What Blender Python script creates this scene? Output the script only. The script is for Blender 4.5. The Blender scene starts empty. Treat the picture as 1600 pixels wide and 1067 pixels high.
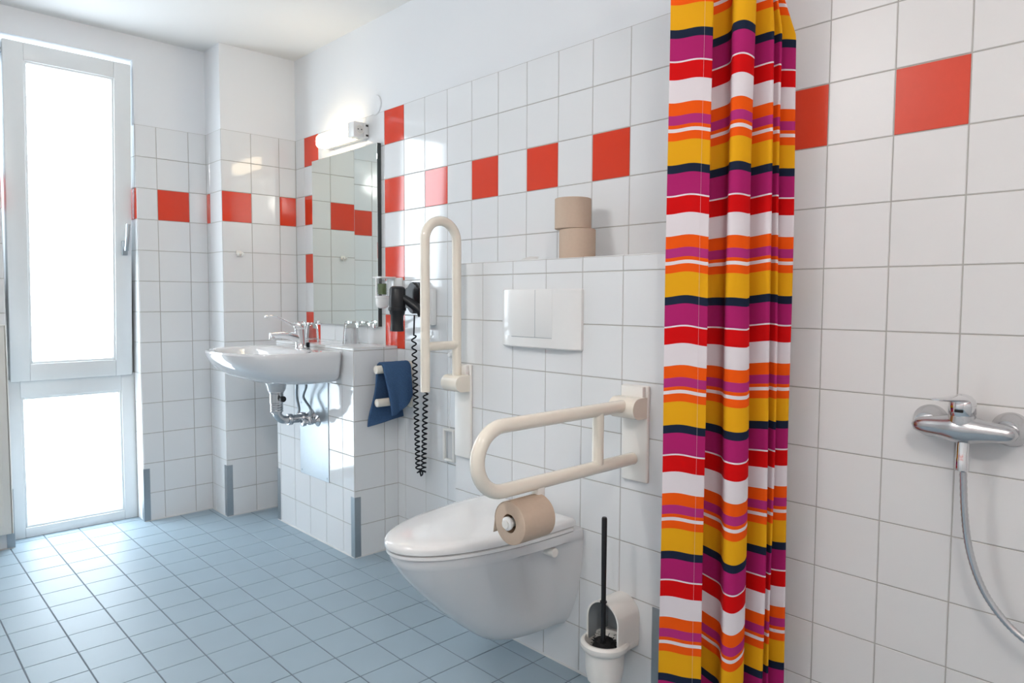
import bpy, bmesh, math, random
from mathutils import Vector, Matrix
random.seed(7)
PI = math.pi
# ------------------------------------------------------------------ camera, world, lights, exposure
S = bpy.context.scene
C = S.collection
cam_d = bpy.data.cameras.new('camera'); cam = bpy.data.objects.new('camera', cam_d); C.objects.link(cam)
cam_d.sensor_fit = 'HORIZONTAL'; cam_d.sensor_width = 36.0; cam_d.lens = 1099.0 * 36 / 1600
cam_d.clip_start = 0.02; cam_d.clip_end = 100
_r = Vector((0.6874299, 0.72623686, 0.00448888)); _u = Vector((-0.04705449, 0.03837049, 0.99815509)); _F = _r.cross(_u) * -1
CAM = Vector((3.53863, -1.76524, 1.11008))
cam.matrix_world = Matrix(((_r.x, _u.x, -_F.x, CAM.x), (_r.y, _u.y, -_F.y, CAM.y), (_r.z, _u.z, -_F.z, CAM.z), (0, 0, 0, 1)))
S.camera = cam
w = bpy.data.worlds.new('overcast_sky'); S.world = w; w.use_nodes = True
bg = w.node_tree.nodes['Background']; bg.inputs[0].default_value = (0.80, 0.90, 1.0, 1); bg.inputs[1].default_value = 3.2
S.view_settings.view_transform = 'Standard'; S.view_settings.look = 'None'; S.view_settings.gamma = 1
S.view_settings.use_curve_mapping = False; S.view_settings.exposure = 0.34
PANE_E = 7.6
FILL_P = (2.0, -2.05, 2.20)
FILL_Q = (3.85, -1.75, 2.12)
FILL_E = (58.0, 54.0)        # radiance of the two opal globes (fill lamps added out of frame, built below)

# ------------------------------------------------------------------ materials
def pm(name, col, rough=.4, metal=0., coat=0., var=.02, scale=30., bump=0., sub=0., spec=.5, emi=None, es=0., trans=0., ior=1.45):
    m = bpy.data.materials.new(name); m.use_nodes = True; nt = m.node_tree; b = nt.nodes['Principled BSDF']
    b.inputs['Roughness'].default_value = rough; b.inputs['Metallic'].default_value = metal
    b.inputs['Coat Weight'].default_value = coat; b.inputs['Coat Roughness'].default_value = .03
    b.inputs['Specular IOR Level'].default_value = spec; b.inputs['IOR'].default_value = ior
    b.inputs['Transmission Weight'].default_value = trans
    tc = nt.nodes.new('ShaderNodeTexCoord'); n = nt.nodes.new('ShaderNodeTexNoise'); n.inputs['Scale'].default_value = scale
    n.inputs['Detail'].default_value = 3
    nt.links.new(tc.outputs['Object'], n.inputs['Vector'])
    r = nt.nodes.new('ShaderNodeMapRange'); r.inputs[3].default_value = 1 - var; r.inputs[4].default_value = 1 + var
    nt.links.new(n.outputs['Fac'], r.inputs[0])
    h = nt.nodes.new('ShaderNodeHueSaturation'); h.inputs['Color'].default_value = (*col, 1)
    nt.links.new(r.outputs[0], h.inputs['Value']); nt.links.new(h.outputs[0], b.inputs['Base Color'])
    if bump:
        bp = nt.nodes.new('ShaderNodeBump'); bp.inputs['Strength'].default_value = bump; bp.inputs['Distance'].default_value = .002
        nt.links.new(n.outputs['Fac'], bp.inputs['Height']); nt.links.new(bp.outputs[0], b.inputs['Normal'])
    if emi: b.inputs['Emission Color'].default_value = (*emi, 1); b.inputs['Emission Strength'].default_value = es
    return m
MT = {}
MT['tile'] = pm('white_glazed_tile', (.76, .775, .785), .07, var=.012, scale=2.2)
MT['tile_red'] = pm('red_glazed_tile', (.68, .048, .018), .07, var=.05, scale=3)
MT['tile_matt'] = pm('white_satin_tile', (.76, .75, .745), .33, var=.02, scale=2.5, spec=.4)
MT['red_matt'] = pm('red_satin_tile', (.67, .055, .022), .33, var=.04, scale=60, spec=.4)
MT['grout'] = pm('grey_grout', (.44, .425, .40), .9, var=.1)
MT['paint'] = pm('white_wall_paint', (.77, .79, .81), .75, var=.01, scale=4, spec=.2)
MT['ceil'] = pm('white_ceiling_paint', (.82, .82, .81), .8, var=.01, scale=3, spec=.2)
MT['floor'] = pm('blue_grey_floor_tile', (.325, .415, .48), .46, var=.06, scale=5, bump=.05, spec=.35)
MT['fgrout'] = pm('floor_grout', (.15, .18, .21), .8, var=.15)
MT['seal'] = pm('silicone_seal', (.62, .63, .62), .5)
MT['pvc'] = pm('white_window_plastic', (.76, .79, .80), .3, var=.01)
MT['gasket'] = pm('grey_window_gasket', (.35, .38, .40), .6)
MT['pane'] = pm('frosted_glass_lit_by_sky', (.9, .93, .95), .35, emi=(.80, .91, 1.0), es=PANE_E)
MT['ceramic'] = pm('white_sanitary_ceramic', (.73, .735, .745), .06, coat=.6, var=.006, scale=3)
MT['seatp'] = pm('white_seat_plastic', (.84, .835, .83), .13, coat=.3, var=.005)
MT['chrome'] = pm('polished_chrome', (.78, .78, .79), .09, metal=1, var=.02)
MT['satin'] = pm('satin_chrome', (.62, .62, .63), .22, metal=1, var=.04)
MT['steel'] = pm('brushed_steel', (.40, .44, .47), .42, metal=1, var=.05, scale=80)
MT['alu'] = pm('brushed_aluminium', (.37, .41, .44), .38, metal=.85, var=.05, scale=90)
MT['cream'] = pm('cream_nylon', (.83, .77, .67), .24, coat=.25, var=.01)
MT['creamw'] = pm('cream_white_plastic', (.83, .81, .77), .3, var=.01)
MT['whitep'] = pm('white_plastic', (.80, .80, .79), .25, coat=.2, var=.01)
MT['black'] = pm('black_plastic', (.008, .008, .010), .40, coat=.05, var=.1)
MT['rubber'] = pm('black_rubber', (.010, .011, .016), .6, var=.1, spec=.25)
MT['bristle'] = pm('black_bristle', (.008, .008, .009), .7, bump=1., scale=400, var=.3)
MT['paper'] = pm('recycled_tissue_paper', (.56, .44, .345), .9, var=.04, scale=120, bump=.3, spec=.1)
MT['core'] = pm('cardboard_core', (.40, .27, .17), .9, var=.08)
MT['slip'] = pm('white_paper', (.72, .72, .70), .8)
MT['towel'] = pm('blue_terry_cloth', (.055, .11, .22), .95, var=.25, scale=220, bump=1.0, spec=.1)
MT['dark'] = pm('dark_recess', (.02, .02, .02), .7)
MT['mirror'] = pm('mirror_silver', (.83, .89, .86), .0, metal=1, var=.0)
MT['mirgap'] = pm('dark_mirror_gap', (.035, .045, .045), .3)  # for the backing and the painted shade of the wall gap
MT['liquid'] = pm('green_liquid_soap', (.30, .42, .16), .2, var=.03, trans=.25)
MT['rad'] = pm('cream_radiator_enamel', (.72, .71, .67), .35, var=.01)
MT['tube'] = pm('warm_lit_diffuser', (.9, .85, .75), .4, emi=(1.0, .80, .52), es=9.0)
MT['lamp'] = pm('fill_opal_glass', (.9, .9, .88), .4, emi=(1.0, .975, .95), es=FILL_E[0])
MT['fill_warm'] = pm('warm_fill_opal_glass', (.9, .9, .88), .4, emi=(1.0, .93, .87), es=FILL_E[1])
for n, c in dict(navy=(.012, .02, .045), magenta=(.40, .016, .135), white=(.77, .71, .745), red=(.62, .003, .004), orange=(.84, .095, .004), purple=(.44, .03, .19), yellow=(.77, .375, .009)).items():
    MT['c_' + n] = pm(n + '_curtain_cloth', c, .7, var=.03, scale=14, spec=.12)
def glassmat():
    m = bpy.data.materials.new('clear_glass'); m.use_nodes = True; b = m.node_tree.nodes['Principled BSDF']
    b.inputs['Transmission Weight'].default_value = 1; b.inputs['Roughness'].default_value = 0; b.inputs['IOR'].default_value = 1.45
    n = m.node_tree.nodes.new('ShaderNodeTexNoise'); r = m.node_tree.nodes.new('ShaderNodeMapRange'); r.inputs[3].default_value = 0; r.inputs[4].default_value = .02
    m.node_tree.links.new(n.outputs['Fac'], r.inputs[0]); m.node_tree.links.new(r.outputs[0], b.inputs['Roughness'])
    return m
MT['glass'] = glassmat()

# ------------------------------------------------------------------ helpers
ORG = {}
def obj(name, bm, mats, parent=None, smooth=False, origin=None, kind=None):
    me = bpy.data.meshes.new(name)
    if parent is not None: off = ORG[parent.name]
    else: off = Vector(origin) if origin else Vector((0, 0, 0))
    bmesh.ops.recalc_face_normals(bm, faces=bm.faces[:]) if smooth != 'keep' else None
    bm.transform(Matrix.Translation(-off))
    bm.to_mesh(me); bm.free()
    if not isinstance(mats, (list, tuple)): mats = [mats]
    for m in mats: me.materials.append(MT[m])
    o = bpy.data.objects.new(name, me); C.objects.link(o)
    if parent is not None: o.parent = parent
    else: o.location = off
    ORG[o.name] = off
    if smooth:
        for p in me.polygons: p.use_smooth = True
        try:
            me.set_sharp_from_angle(angle=math.radians(38))
        except Exception: pass
    if kind: o['kind'] = kind
    return o
def thing(name, label, cat, loc=(0, 0, 0), group=None):
    o = bpy.data.objects.new(name, None); C.objects.link(o); o.location = loc; o.empty_display_size = .05
    ORG[o.name] = Vector(loc); tag(o, label, cat, group); return o
def tag(o, label, cat, group=None):
    o['label'] = label; o['category'] = cat
    if group: o['group'] = group
    return o
def B(): return bmesh.new()
def box(bm, x0, x1, y0, y1, z0, z1, bev=0, seg=2, mi=0, mat=None):
    x0, x1 = sorted((x0, x1)); y0, y1 = sorted((y0, y1)); z0, z1 = sorted((z0, z1))
    t = bmesh.new(); r = bmesh.ops.create_cube(t, size=1)
    for v in t.verts: v.co = Vector(((x0 + x1) / 2 + v.co.x * (x1 - x0), (y0 + y1) / 2 + v.co.y * (y1 - y0), (z0 + z1) / 2 + v.co.z * (z1 - z0)))
    if bev: bmesh.ops.bevel(t, geom=t.edges[:], offset=bev, segments=seg, profile=.5, affect='EDGES')
    return merge(bm, t, mi, mat)
def merge(bm, t, mi=0, mat=None):
    if mat is not None: t.transform(mat)
    vs = [bm.verts.new(v.co) for v in t.verts]; t.verts.index_update()
    for f in t.faces:
        try:
            nf = bm.faces.new([vs[v.index] for v in f.verts]); nf.material_index = mi
        except ValueError: pass
    t.free(); return bm
def ring_loft(bm, rings, cap0=True, cap1=True, mi=0, closed=True):
    R = [[bm.verts.new(p) for p in r] for r in rings]; n = len(R[0])
    for a, b in zip(R, R[1:]):
        for i in range(n if closed else n - 1):
            j = (i + 1) % n
            f = bm.faces.new((a[i], a[j], b[j], b[i])); f.material_index = mi
    if cap0: f = bm.faces.new(R[0][::-1]); f.material_index = mi
    if cap1: f = bm.faces.new(R[-1]); f.material_index = mi
    return bm
def frame_of(ax):
    ax = Vector(ax).normalized(); h = Vector((0, 0, 1)) if abs(ax.z) < .9 else Vector((1, 0, 0))
    a = ax.cross(h).normalized(); return ax, a, ax.cross(a).normalized()
def lathe(bm, prof, c, ax=(0, 0, 1), n=32, cap0=True, cap1=True, mi=0):
    ax, a, b = frame_of(ax); c = Vector(c); rings = []
    for r, h in prof:
        r = max(r, 1e-5); rings.append([c + ax * h + (a * math.cos(t) + b * math.sin(t)) * r for t in [2 * PI * i / n for i in range(n)]])
    return ring_loft(bm, rings, cap0, cap1, mi)
def cyl(bm, p0, p1, r, n=24, bev=0, mi=0):
    p0 = Vector(p0); d = Vector(p1) - p0; L = d.length
    pr = [(r, 0), (r, L)] if not bev else [(r - bev, 0), (r - bev * .3, bev * .3), (r, bev), (r, L - bev), (r - bev * .3, L - bev * .3), (r - bev, L)]
    return lathe(bm, pr, p0, d, n, mi=mi)
def smooth_path(pts, k=8):
    P = [Vector(p) for p in pts]; out = []
    for i in range(len(P) - 1):
        p0 = P[max(i - 1, 0)]; p1 = P[i]; p2 = P[i + 1]; p3 = P[min(i + 2, len(P) - 1)]
        for j in range(k):
            t = j / k
            out.append(.5 * ((2 * p1) + (p2 - p0) * t + (2 * p0 - 5 * p1 + 4 * p2 - p3) * t * t + (3 * p1 - p0 - 3 * p2 + p3) * t ** 3))
    out.append(P[-1]); return out
def tube(bm, path, r, n=16, cap=True, mi=0, rs=None, sx=1.0):
    P = [Vector(p) for p in path]; rings = []; prev = None
    for i, p in enumerate(P):
        t = (P[min(i + 1, len(P) - 1)] - P[max(i - 1, 0)]).normalized()
        if prev is None:
            _, a, b = frame_of(t)
        else:
            a = (prev - t * prev.dot(t)).normalized(); b = t.cross(a).normalized()
        prev = a; rr = rs[i] if rs else r
        rings.append([p + (a * math.cos(q) * sx + b * math.sin(q)) * rr for q in [2 * PI * k / n for k in range(n)]])
    return ring_loft(bm, rings, cap, cap, mi)
def prism(bm, pts, ax, h, mi=0):
    """pts: closed list of 3D points, extruded along ax by h"""
    d = Vector(ax) * h; return ring_loft(bm, [[Vector(p) for p in pts], [Vector(p) + d for p in pts]], mi=mi)
def arc(c, r, a0, a1, e1, e2, n=10):
    c = Vector(c); e1 = Vector(e1); e2 = Vector(e2)
    return [c + e1 * r * math.cos(a0 + (a1 - a0) * i / n) + e2 * r * math.sin(a0 + (a1 - a0) * i / n) for i in range(n + 1)]

# ------------------------------------------------------------------ tiled surfaces (real raised tiles over grout)
def tiles(bm, o, U, V, ub, vb, red=None, mt=0, mr=1, g=.0026, h=.0016, tilt=.0022, seal=None):
    """o origin, U,V unit directions, ub/vb joint positions; normal = U x V"""
    o = Vector(o); U = Vector(U); V = Vector(V); N = U.cross(V); e = .0009
    for i in range(len(ub) - 1):
        for j in range(len(vb) - 1):
            u0, u1, v0, v1 = ub[i] + g / 2, ub[i + 1] - g / 2, vb[j] + g / 2, vb[j + 1] - g / 2
            if u1 - u0 < .004 or v1 - v0 < .004: continue
            tu, tv = random.uniform(-tilt, tilt), random.uniform(-tilt, tilt)
            uc, vc = (u0 + u1) / 2, (v0 + v1) / 2
            lo = [bm.verts.new(o + U * a + V * b) for a, b in ((u0, v0), (u1, v0), (u1, v1), (u0, v1))]
            hi = [bm.verts.new(o + U * a + V * b + N * (h + (a - uc) * tu + (b - vc) * tv)) for a, b in ((u0 + e, v0 + e), (u1 - e, v0 + e), (u1 - e, v1 - e), (u0 + e, v1 - e))]
            m = mr if (red and red(i, j)) else mt
            f = bm.faces.new(hi); f.material_index = m
            for k in range(4):
                f = bm.faces.new((lo[k], lo[(k + 1) % 4], hi[(k + 1) % 4], hi[k])); f.material_index = m
ROWS = [0] + [(n + .92) * .15 for n in range(13)]          # joints up to 1.938
def rows_to(z): return [v for v in ROWS if v < z - .004] + [z]
TOP = ROWS[-1]; CZ = 2.352
TM = ['tile', 'tile_red', 'grout', 'paint']
X0 = .8474                                                  # left joint of the red column
# long wall (y = 0)
bm = B(); box(bm, -.45, 4.45, 0, .12, 0, TOP, mi=2); box(bm, -.45, 4.45, -.0003, .12, TOP, CZ + .05, mi=3)
ub = [0.0] + [X0 + i * .15 for i in range(-5, 11)]
def redlong(i, j):
    k = i - 6; n = j - 1           # column index relative to red column, row index
    if k in (0, -5) and n in (5, 7, 9, 11) : return True
    if k == -5 and n in (3, 1): return False
    return k >= 0 and k % 2 == 0 and n == 9
tiles(bm, (0, 0, 0), (1, 0, 0), (0, 0, 1), ub, ROWS, lambda i, j: redlong(i, j))
ub2 = [X0 + i * .15 for i in range(10, 24)]
tiles(bm, (0, 0, 0), (1, 0, 0), (0, 0, 1), ub2, ROWS, lambda i, j: i % 2 == 0 and j == 10, mt=4, mr=5)
obj('wall_right', bm, TM + ['tile_matt', 'red_matt'], smooth='keep', kind='structure')
# pillar
bm = B(); box(bm, -.195, 0, -.394, -.0005, 0, TOP, mi=2); box(bm, -.195, .0003, -.3943, -.0005, TOP, CZ + .02, mi=3)
tiles(bm, (0, -.394, 0), (0, 1, 0), (0, 0, 1), [0, .15, .30, .392], ROWS, lambda i, j: i % 2 == 0 and j == 10)
tiles(bm, (-.195, -.394, 0), (1, 0, 0), (0, 0, 1), [0, .045, .195], ROWS, lambda i, j: i == 0 and j == 10)
obj('wall_pillar', bm, TM, smooth='keep', kind='structure')
# window wall x=-.195 : piece right of window, left of window, above window
WY0, WY1, WH, WX, XO = -1.262, -.727, 2.237, -.195, -.50
bm = B()
box(bm, XO, WX, WY1, .12, 0, TOP, mi=2); box(bm, XO, WX + .0003, WY1 - .0003, .12, TOP, CZ + .05, mi=3)
box(bm, XO, WX, -3.15, WY0, 0, TOP, mi=2); box(bm, XO, WX + .0003, -3.15, WY0 + .0003, TOP, CZ + .05, mi=3)
box(bm, XO, WX, WY0, WY1, WH, CZ + .05, mi=3)
tiles(bm, (WX, 0, 0), (0, 1, 0), (0, 0, 1), [WY1, -.632, -.482, -.3945], ROWS, lambda i, j: i == 1 and j == 10)
tiles(bm, (-.30, WY1, 0), (1, 0, 0), (0, 0, 1), [0, .105], ROWS, lambda i, j: j == 10)
lb = [WY0 - .15 * k for k in range(12)][::-1]
tiles(bm, (WX, 0, 0), (0, 1, 0), (0, 0, 1), lb, ROWS, lambda i, j: i % 2 == 1 and j == 10)
tiles(bm, (WX, WY0, 0), (-1, 0, 0), (0, 0, 1), [0, .105], ROWS, lambda i, j: j == 10)
obj('wall_left', bm, TM, smooth='keep', kind='structure')
# walls behind and beside the camera
bm = B(); box(bm, -.5, 4.45, -3.15, -3.05, 0, TOP, mi=2); box(bm, -.5, 4.45, -3.15, -3.05, TOP, CZ + .05, mi=3)
tiles(bm, (4.30, -3.05, 0), (-1, 0, 0), (0, 0, 1), [.15 * k for k in range(31)], ROWS, lambda i, j: i % 2 == 0 and j == 10)
obj('wall_front', bm, TM, smooth='keep', kind='structure')
bm = B(); box(bm, 4.30, 4.45, -3.15, .12, 0, TOP, mi=2); box(bm, 4.30, 4.45, -3.15, .12, TOP, CZ + .05, mi=3)
tiles(bm, (4.30, 0, 0), (0, -1, 0), (0, 0, 1), [.15 * k for k in range(21)], ROWS, lambda i, j: i % 2 == 1 and j == 10, mt=4, mr=5)
obj('wall_back', bm, TM + ['tile_matt', 'red_matt'], smooth='keep', kind='structure')
bm = B(); box(bm, -.5, 4.45, -3.15, .12, CZ, CZ + .12); obj('ceiling', bm, 'ceil', kind='structure')
# floor
bm = B(); box(bm, -.5, 4.45, -3.15, .12, -.12, -.0016, mi=1)
fx = [.91 + .1448 * k for k in range(-10, 25)]; fy = [-1.135 + .1428 * k for k in range(-14, 9)]
fx = [-.45] + [v for v in fx if -.44 < v < 4.4]; fy = [v for v in fy if v < .05]
tiles(bm, (0, 0, -.0016), (1, 0, 0), (0, 1, 0), fx, fy, g=.0034, h=.0016, tilt=.002, mt=0)
obj('floor', bm, ['floor', 'fgrout'], smooth='keep', kind='structure')
# half-height wall under the basin
PX0, PX1, PY, PZ = .212, .941, -.222, .900
bm = B(); box(bm, PX0, PX1, PY, -.0005, 0, PZ, mi=2)
tiles(bm, (0, PY, 0), (1, 0, 0), (0, 0, 1), [PX0, .247, .397, .547, .697, .847, PX1], rows_to(PZ))
tiles(bm, (PX1, PY, 0), (0, 1, 0), (0, 0, 1), [0, .15, .2205], rows_to(PZ))
tiles(bm, (PX0, 0, 0), (0, -1, 0), (0, 0, 1), [0.001, .072, .222], rows_to(PZ))
tiles(bm, (0, PY, PZ), (1, 0, 0), (0, 1, 0), [PX0, .247, .397, .547, .697, .847, PX1], [0, .15, .2205])
obj('wall_basin', bm, TM, smooth='keep', kind='structure')
# boxed-in wall behind the toilet
QX0, QX1, QY, QZ = 1.617, 2.487, -.217, 1.230
bm = B(); box(bm, QX0, QX1, QY, -.0005, 0, QZ, mi=2)
qx = [QX0, 1.762, 1.908, 2.054, 2.200, 2.346, QX1]
tiles(bm, (0, QY, 0), (1, 0, 0), (0, 0, 1), qx, rows_to(QZ))
tiles(bm, (QX1, QY, 0), (0, 1, 0), (0, 0, 1), [0, .15, .2155], rows_to(QZ))
tiles(bm, (QX0, 0, 0), (0, -1, 0), (0, 0, 1), [.001, .067, .217], rows_to(QZ))
tiles(bm, (0, QY, QZ), (1, 0, 0), (0, 1, 0), qx, [0, .15, .2155])
obj('wall_toilet', bm, TM, smooth='keep', kind='structure')
# silicone joint between floor and walls
bm = B(); s = .007
def seal(a, b, n):
    a = Vector(a); b = Vector(b); n = Vector(n) * s; up = Vector((0, 0, s))
    prism(bm, [a - n * .3, a + n, a + n * .3 + up * .5, a + up - n * .3], (b - a).normalized(), (b - a).length)
seal((WX, WY1, 0), (WX, -.394, 0), (1, 0, 0)); seal((WX, -.394, 0), (0, -.394, 0), (0, -1, 0)); seal((0, -.394, 0), (0, 0, 0), (1, 0, 0))
seal((PX0, PY, 0), (PX1, PY, 0), (0, -1, 0)); seal((PX1, PY, 0), (PX1, 0, 0), (1, 0, 0)); seal((PX1, 0, 0), (QX0, 0, 0), (0, -1, 0))
seal((QX0, QY, 0), (QX1, QY, 0), (0, -1, 0)); seal((QX1, 0, 0), (4.3, 0, 0), (0, -1, 0)); seal((WX, -3.05, 0), (WX, WY0, 0), (1, 0, 0))
obj('trim_1', bm, 'seal', smooth=True, kind='structure')

# ------------------------------------------------------------------ window
win = bpy.data.objects.new('window_1', None); C.objects.link(win); win.location = (-.31, -.99, 0); ORG['window_1'] = Vector((-.31, -.99, 0)); win['kind'] = 'structure'
def rect_frame(bm, x0, x1, y0, y1, z0, z1, wl, wr, wb, wt, bev=.003, mat=None, mi=0):
    box(bm, x0, x1, y0, y0 + wl, z0, z1, bev, mat=mat, mi=mi); box(bm, x0, x1, y1 - wr, y1, z0, z1, bev, mat=mat, mi=mi)
    box(bm, x0, x1, y0 + wl, y1 - wr, z0, z0 + wb, bev, mat=mat, mi=mi); box(bm, x0, x1, y0 + wl, y1 - wr, z1 - wt, z1, bev, mat=mat, mi=mi)
FY0, FY1 = WY0, WY1
bm = B()
rect_frame(bm, -.375, -.305, FY0, FY1, 0, .735, .060, .060, .045, .085)
rect_frame(bm, -.375, -.318, FY0, FY1, .735, WH, .034, .034, .02, .03)
obj('window_frame', bm, 'pvc', win, smooth=True)
bm = B(); rect_frame(bm, -.322, -.311, FY0 + .058, FY1 - .058, .043, .652, .012, .012, .012, .012, .002); obj('glazing_bead', bm, 'pvc', win, smooth=True)
bm = B(); rect_frame(bm, -.330, -.318, FY0 + .069, FY1 - .069, .054, .641, .003, .003, .003, .003, 0); obj('gasket', bm, 'gasket', win)
bm = B(); box(bm, -.345, -.325, FY0 + .055, FY1 - .055, .04, .655); obj('window_pane', bm, 'pane', win)
# tilted upper sash, hinged along its bottom edge
tilt = Matrix.Translation((-.305, 0, .728)) @ Matrix.Rotation(math.radians(4.3), 4, 'Y') @ Matrix.Translation((.305, 0, -.728))
SY0, SY1, SZ0, SZ1 = -1.240, -.742, .728, 2.212
def tr(bm): bm.transform(tilt); return bm
bm = B(); rect_frame(bm, -.345, -.285, SY0, SY1, SZ0, SZ1, .075, .072, .078, .075); sash = obj('window_sash', tr(bm), 'pvc', win, smooth=True)
bm = B(); rect_frame(bm, -.302, -.291, SY0 + .073, SY1 - .07, SZ0 + .076, SZ1 - .073, .011, .011, .011, .011, .002); obj('glazing_bead', tr(bm), 'pvc', sash, smooth=True)
bm = B(); rect_frame(bm, -.310, -.298, SY0 + .083, SY1 - .08, SZ0 + .086, SZ1 - .083, .003, .003, .003, .003, 0); obj('gasket', tr(bm), 'gasket', sash)
bm = B(); box(bm, -.325, -.305, SY0 + .07, SY1 - .067, SZ0 + .073, SZ1 - .07); obj('window_pane', tr(bm), 'pane', sash)
bm = B(); box(bm, -.286, -.274, SY1 - .045, SY1 - .019, 1.315, 1.385, .004); cyl(bm, (-.28, SY1 - .032, 1.35), (-.245, SY1 - .032, 1.35), .009)
tube(bm, smooth_path([(-.250, SY1 - .032, 1.34), (-.243, SY1 - .032, 1.36), (-.240, SY1 - .030, 1.40), (-.243, SY1 - .026, 1.465)], 6), .0095, 12)
obj('window_handle', tr(bm), 'steel', sash, smooth=True)
bm = B(); box(bm, -.352, -.340, FY0 + .002, FY0 + .034, 2.10, 2.20, .003); box(bm, -.335, -.20, FY0 + .018, FY0 + .024, 2.155, 2.172, .001, mi=0); cyl(bm, (-.215, FY0 + .012, 2.14), (-.215, FY0 + .012, 2.20), .008)
obj('tilt_arm', bm, 'steel', win, smooth=True)

# ------------------------------------------------------------------ corner guards
def guard(x, y, sx, sy, z0, z1, label, w=.028):
    """external corner at x,y; faces run away towards -sx*x and -sy*y"""
    bm = B(); t = .0022
    cx, cy = x + sx * .0016, y + sy * .0016
    P = [(cx + sx * t, cy + sy * t), (cx - sx * w, cy + sy * t), (cx - sx * w, cy), (cx, cy), (cx, cy - sy * w), (cx + sx * t, cy - sy * w)]
    prism(bm, [(a, b, z0) for a, b in P], (0, 0, 1), z1 - z0)
    o = obj('corner_guard', bm, 'alu', None, origin=(x, y, z0)); tag(o, label, 'corner guard', 'metal corner guards'); return o
guard(WX, WY1, 1, -1, 0.002, .262, 'grey metal corner guard low on the wall corner right of the window')
guard(WX, WY0, 1, 1, 0.002, .262, 'grey metal corner guard between the window and the radiator')
guard(0, -.394, 1, -1, 0.002, .262, 'grey metal corner guard at the foot of the tiled pillar')
guard(PX0, PY, -1, -1, 0.002, .262, 'narrow metal corner guard on the far edge of the half wall under the basin')
guard(PX1, PY, 1, -1, 0.002, .262, 'metal corner guard on the near edge of the half wall, left of the toilet')
guard(QX1, QY, 1, -1, 0.002, .285, 'grey metal corner guard half hidden by the shower curtain')

# ------------------------------------------------------------------ radiator
t = thing('radiator', 'cream panel radiator at the left edge of the picture', 'radiator', (-.12, -1.65, .09))
bm = B(); box(bm, -.105, -.092, -2.0, -1.281, .092, .985, .004); box(bm, -.175, -.162, -2.0, -1.281, .092, .985, .004)
obj('panel', bm, 'rad', t, smooth=True)
bm = B()
for k in range(22): 
    yy = -1.98 + k * .031; box(bm, -.0925, -.089, yy, yy + .02, .13, .95, .0015)
obj('ribs', bm, 'rad', t)
for a in (-1.280, -2.006):
    bm = B(); box(bm, -.178, -.090, a, a + .005, .092, .990, .002); obj('side_cover', bm, 'rad', t)
bm = B()
for k in range(28): yy = -1.995 + k * .0249; box(bm, -.165, -.103, yy, yy + .006, .983, .990)
box(bm, -.178, -.163, -2.0, -1.281, .983, .991, .002); box(bm, -.104, -.09, -2.0, -1.281, .983, .991, .002); obj('top_grille', bm, 'rad', t)
bm = B(); box(bm, -.193, -.175, -1.5, -1.46, .2, .9); box(bm, -.193, -.175, -1.86, -1.82, .2, .9); obj('bracket', bm, 'rad', t)

# ------------------------------------------------------------------ mirror
MX0, MX1, MZ0, MZ1 = .215, .818, .982, 1.800
t = thing('mirror', 'frameless rectangular wall mirror between the two red tile columns above the basin', 'mirror', (.52, -.01, MZ0))
bm = B(); box(bm, MX0 + .006, MX1 - .006, -.016, -.0018, MZ0 + .01, MZ1 - .006); obj('backing', bm, 'mirgap', t)
bm = B(); box(bm, MX0, MX1, -.0215, -.0165, MZ0, MZ1, .0012, 1); obj('mirror_glass', bm, 'mirror', t)
bm = B(); box(bm, MX1, MX1 + .003, -.021, -.003, MZ0, MZ1); obj('gap_shade', bm, 'mirgap', t)  # dark strip painting the shade in the gap behind the glass
for xx in (MX0 + .04, MX1 - .04):
    bm = B(); box(bm, xx - .014, xx + .014, -.026, -.002, MZ0 - .008, MZ0 + .012, .002); obj('clip', bm, 'chrome', t, smooth=True)

# ------------------------------------------------------------------ lamp above the mirror
t = thing('wall_lamp', 'lit white strip lamp with a built-in socket above the mirror', 'wall lamp', (.54, -.03, 1.84))
bm = B(); box(bm, .362, .722, -.028, -.0018, 1.836, 1.904, .003); obj('base', bm, 'whitep', t, smooth=True)
bm = B(); prof = [(-.029, 1.838), (-.066, 1.840), (-.076, 1.850), (-.078, 1.870), (-.074, 1.890), (-.064, 1.901), (-.029, 1.902)]
prism(bm, [(.366, a, b) for a, b in prof], (1, 0, 0), .300); obj('diffuser', bm, 'tube', t, smooth=True)
bm = B(); box(bm, .668, .722, -.080, -.029, 1.836, 1.904, .003); hs = obj('housing', bm, 'whitep', t, smooth=True)
bm = B(); lathe(bm, [(.021, 0), (.021, .003), (.0185, .003), (.0175, .001), (.001, .001)], (.7222, -.050, 1.870), (1, 0, 0), 28, True, True)
so = obj('socket', bm, 'creamw', hs, smooth=True)
bm = B(); lathe(bm, [(.0165, 0), (.0165, .0006)], (.7233, -.050, 1.870), (1, 0, 0), 24); obj('socket_recess', bm, 'rad', so)
for yy in (-.0585, -.0415):
    bm = B(); cyl(bm, (.7236, yy, 1.870), (.7244, yy, 1.870), .003, 10); obj('socket_hole', bm, 'dark', so)
for zz in (1.848, 1.892):
    bm = B(); box(bm, .7215, .7245, -.018, -.006, zz - .004, zz + .004, .0008); obj('vent', bm, 'dark', hs)

o = B(); lathe(o, [(.044, 0), (.044, .003), (.041, .0055), (.002, .0065)], (.782, -.0004, 1.975), (0, -1, 0), 40)
tag(obj('wall_cover', o, 'paint', None, smooth=True, origin=(.782, 0, 1.975)), 'round white cover disc on the plaster right of the lamp', 'cover plate')

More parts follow.
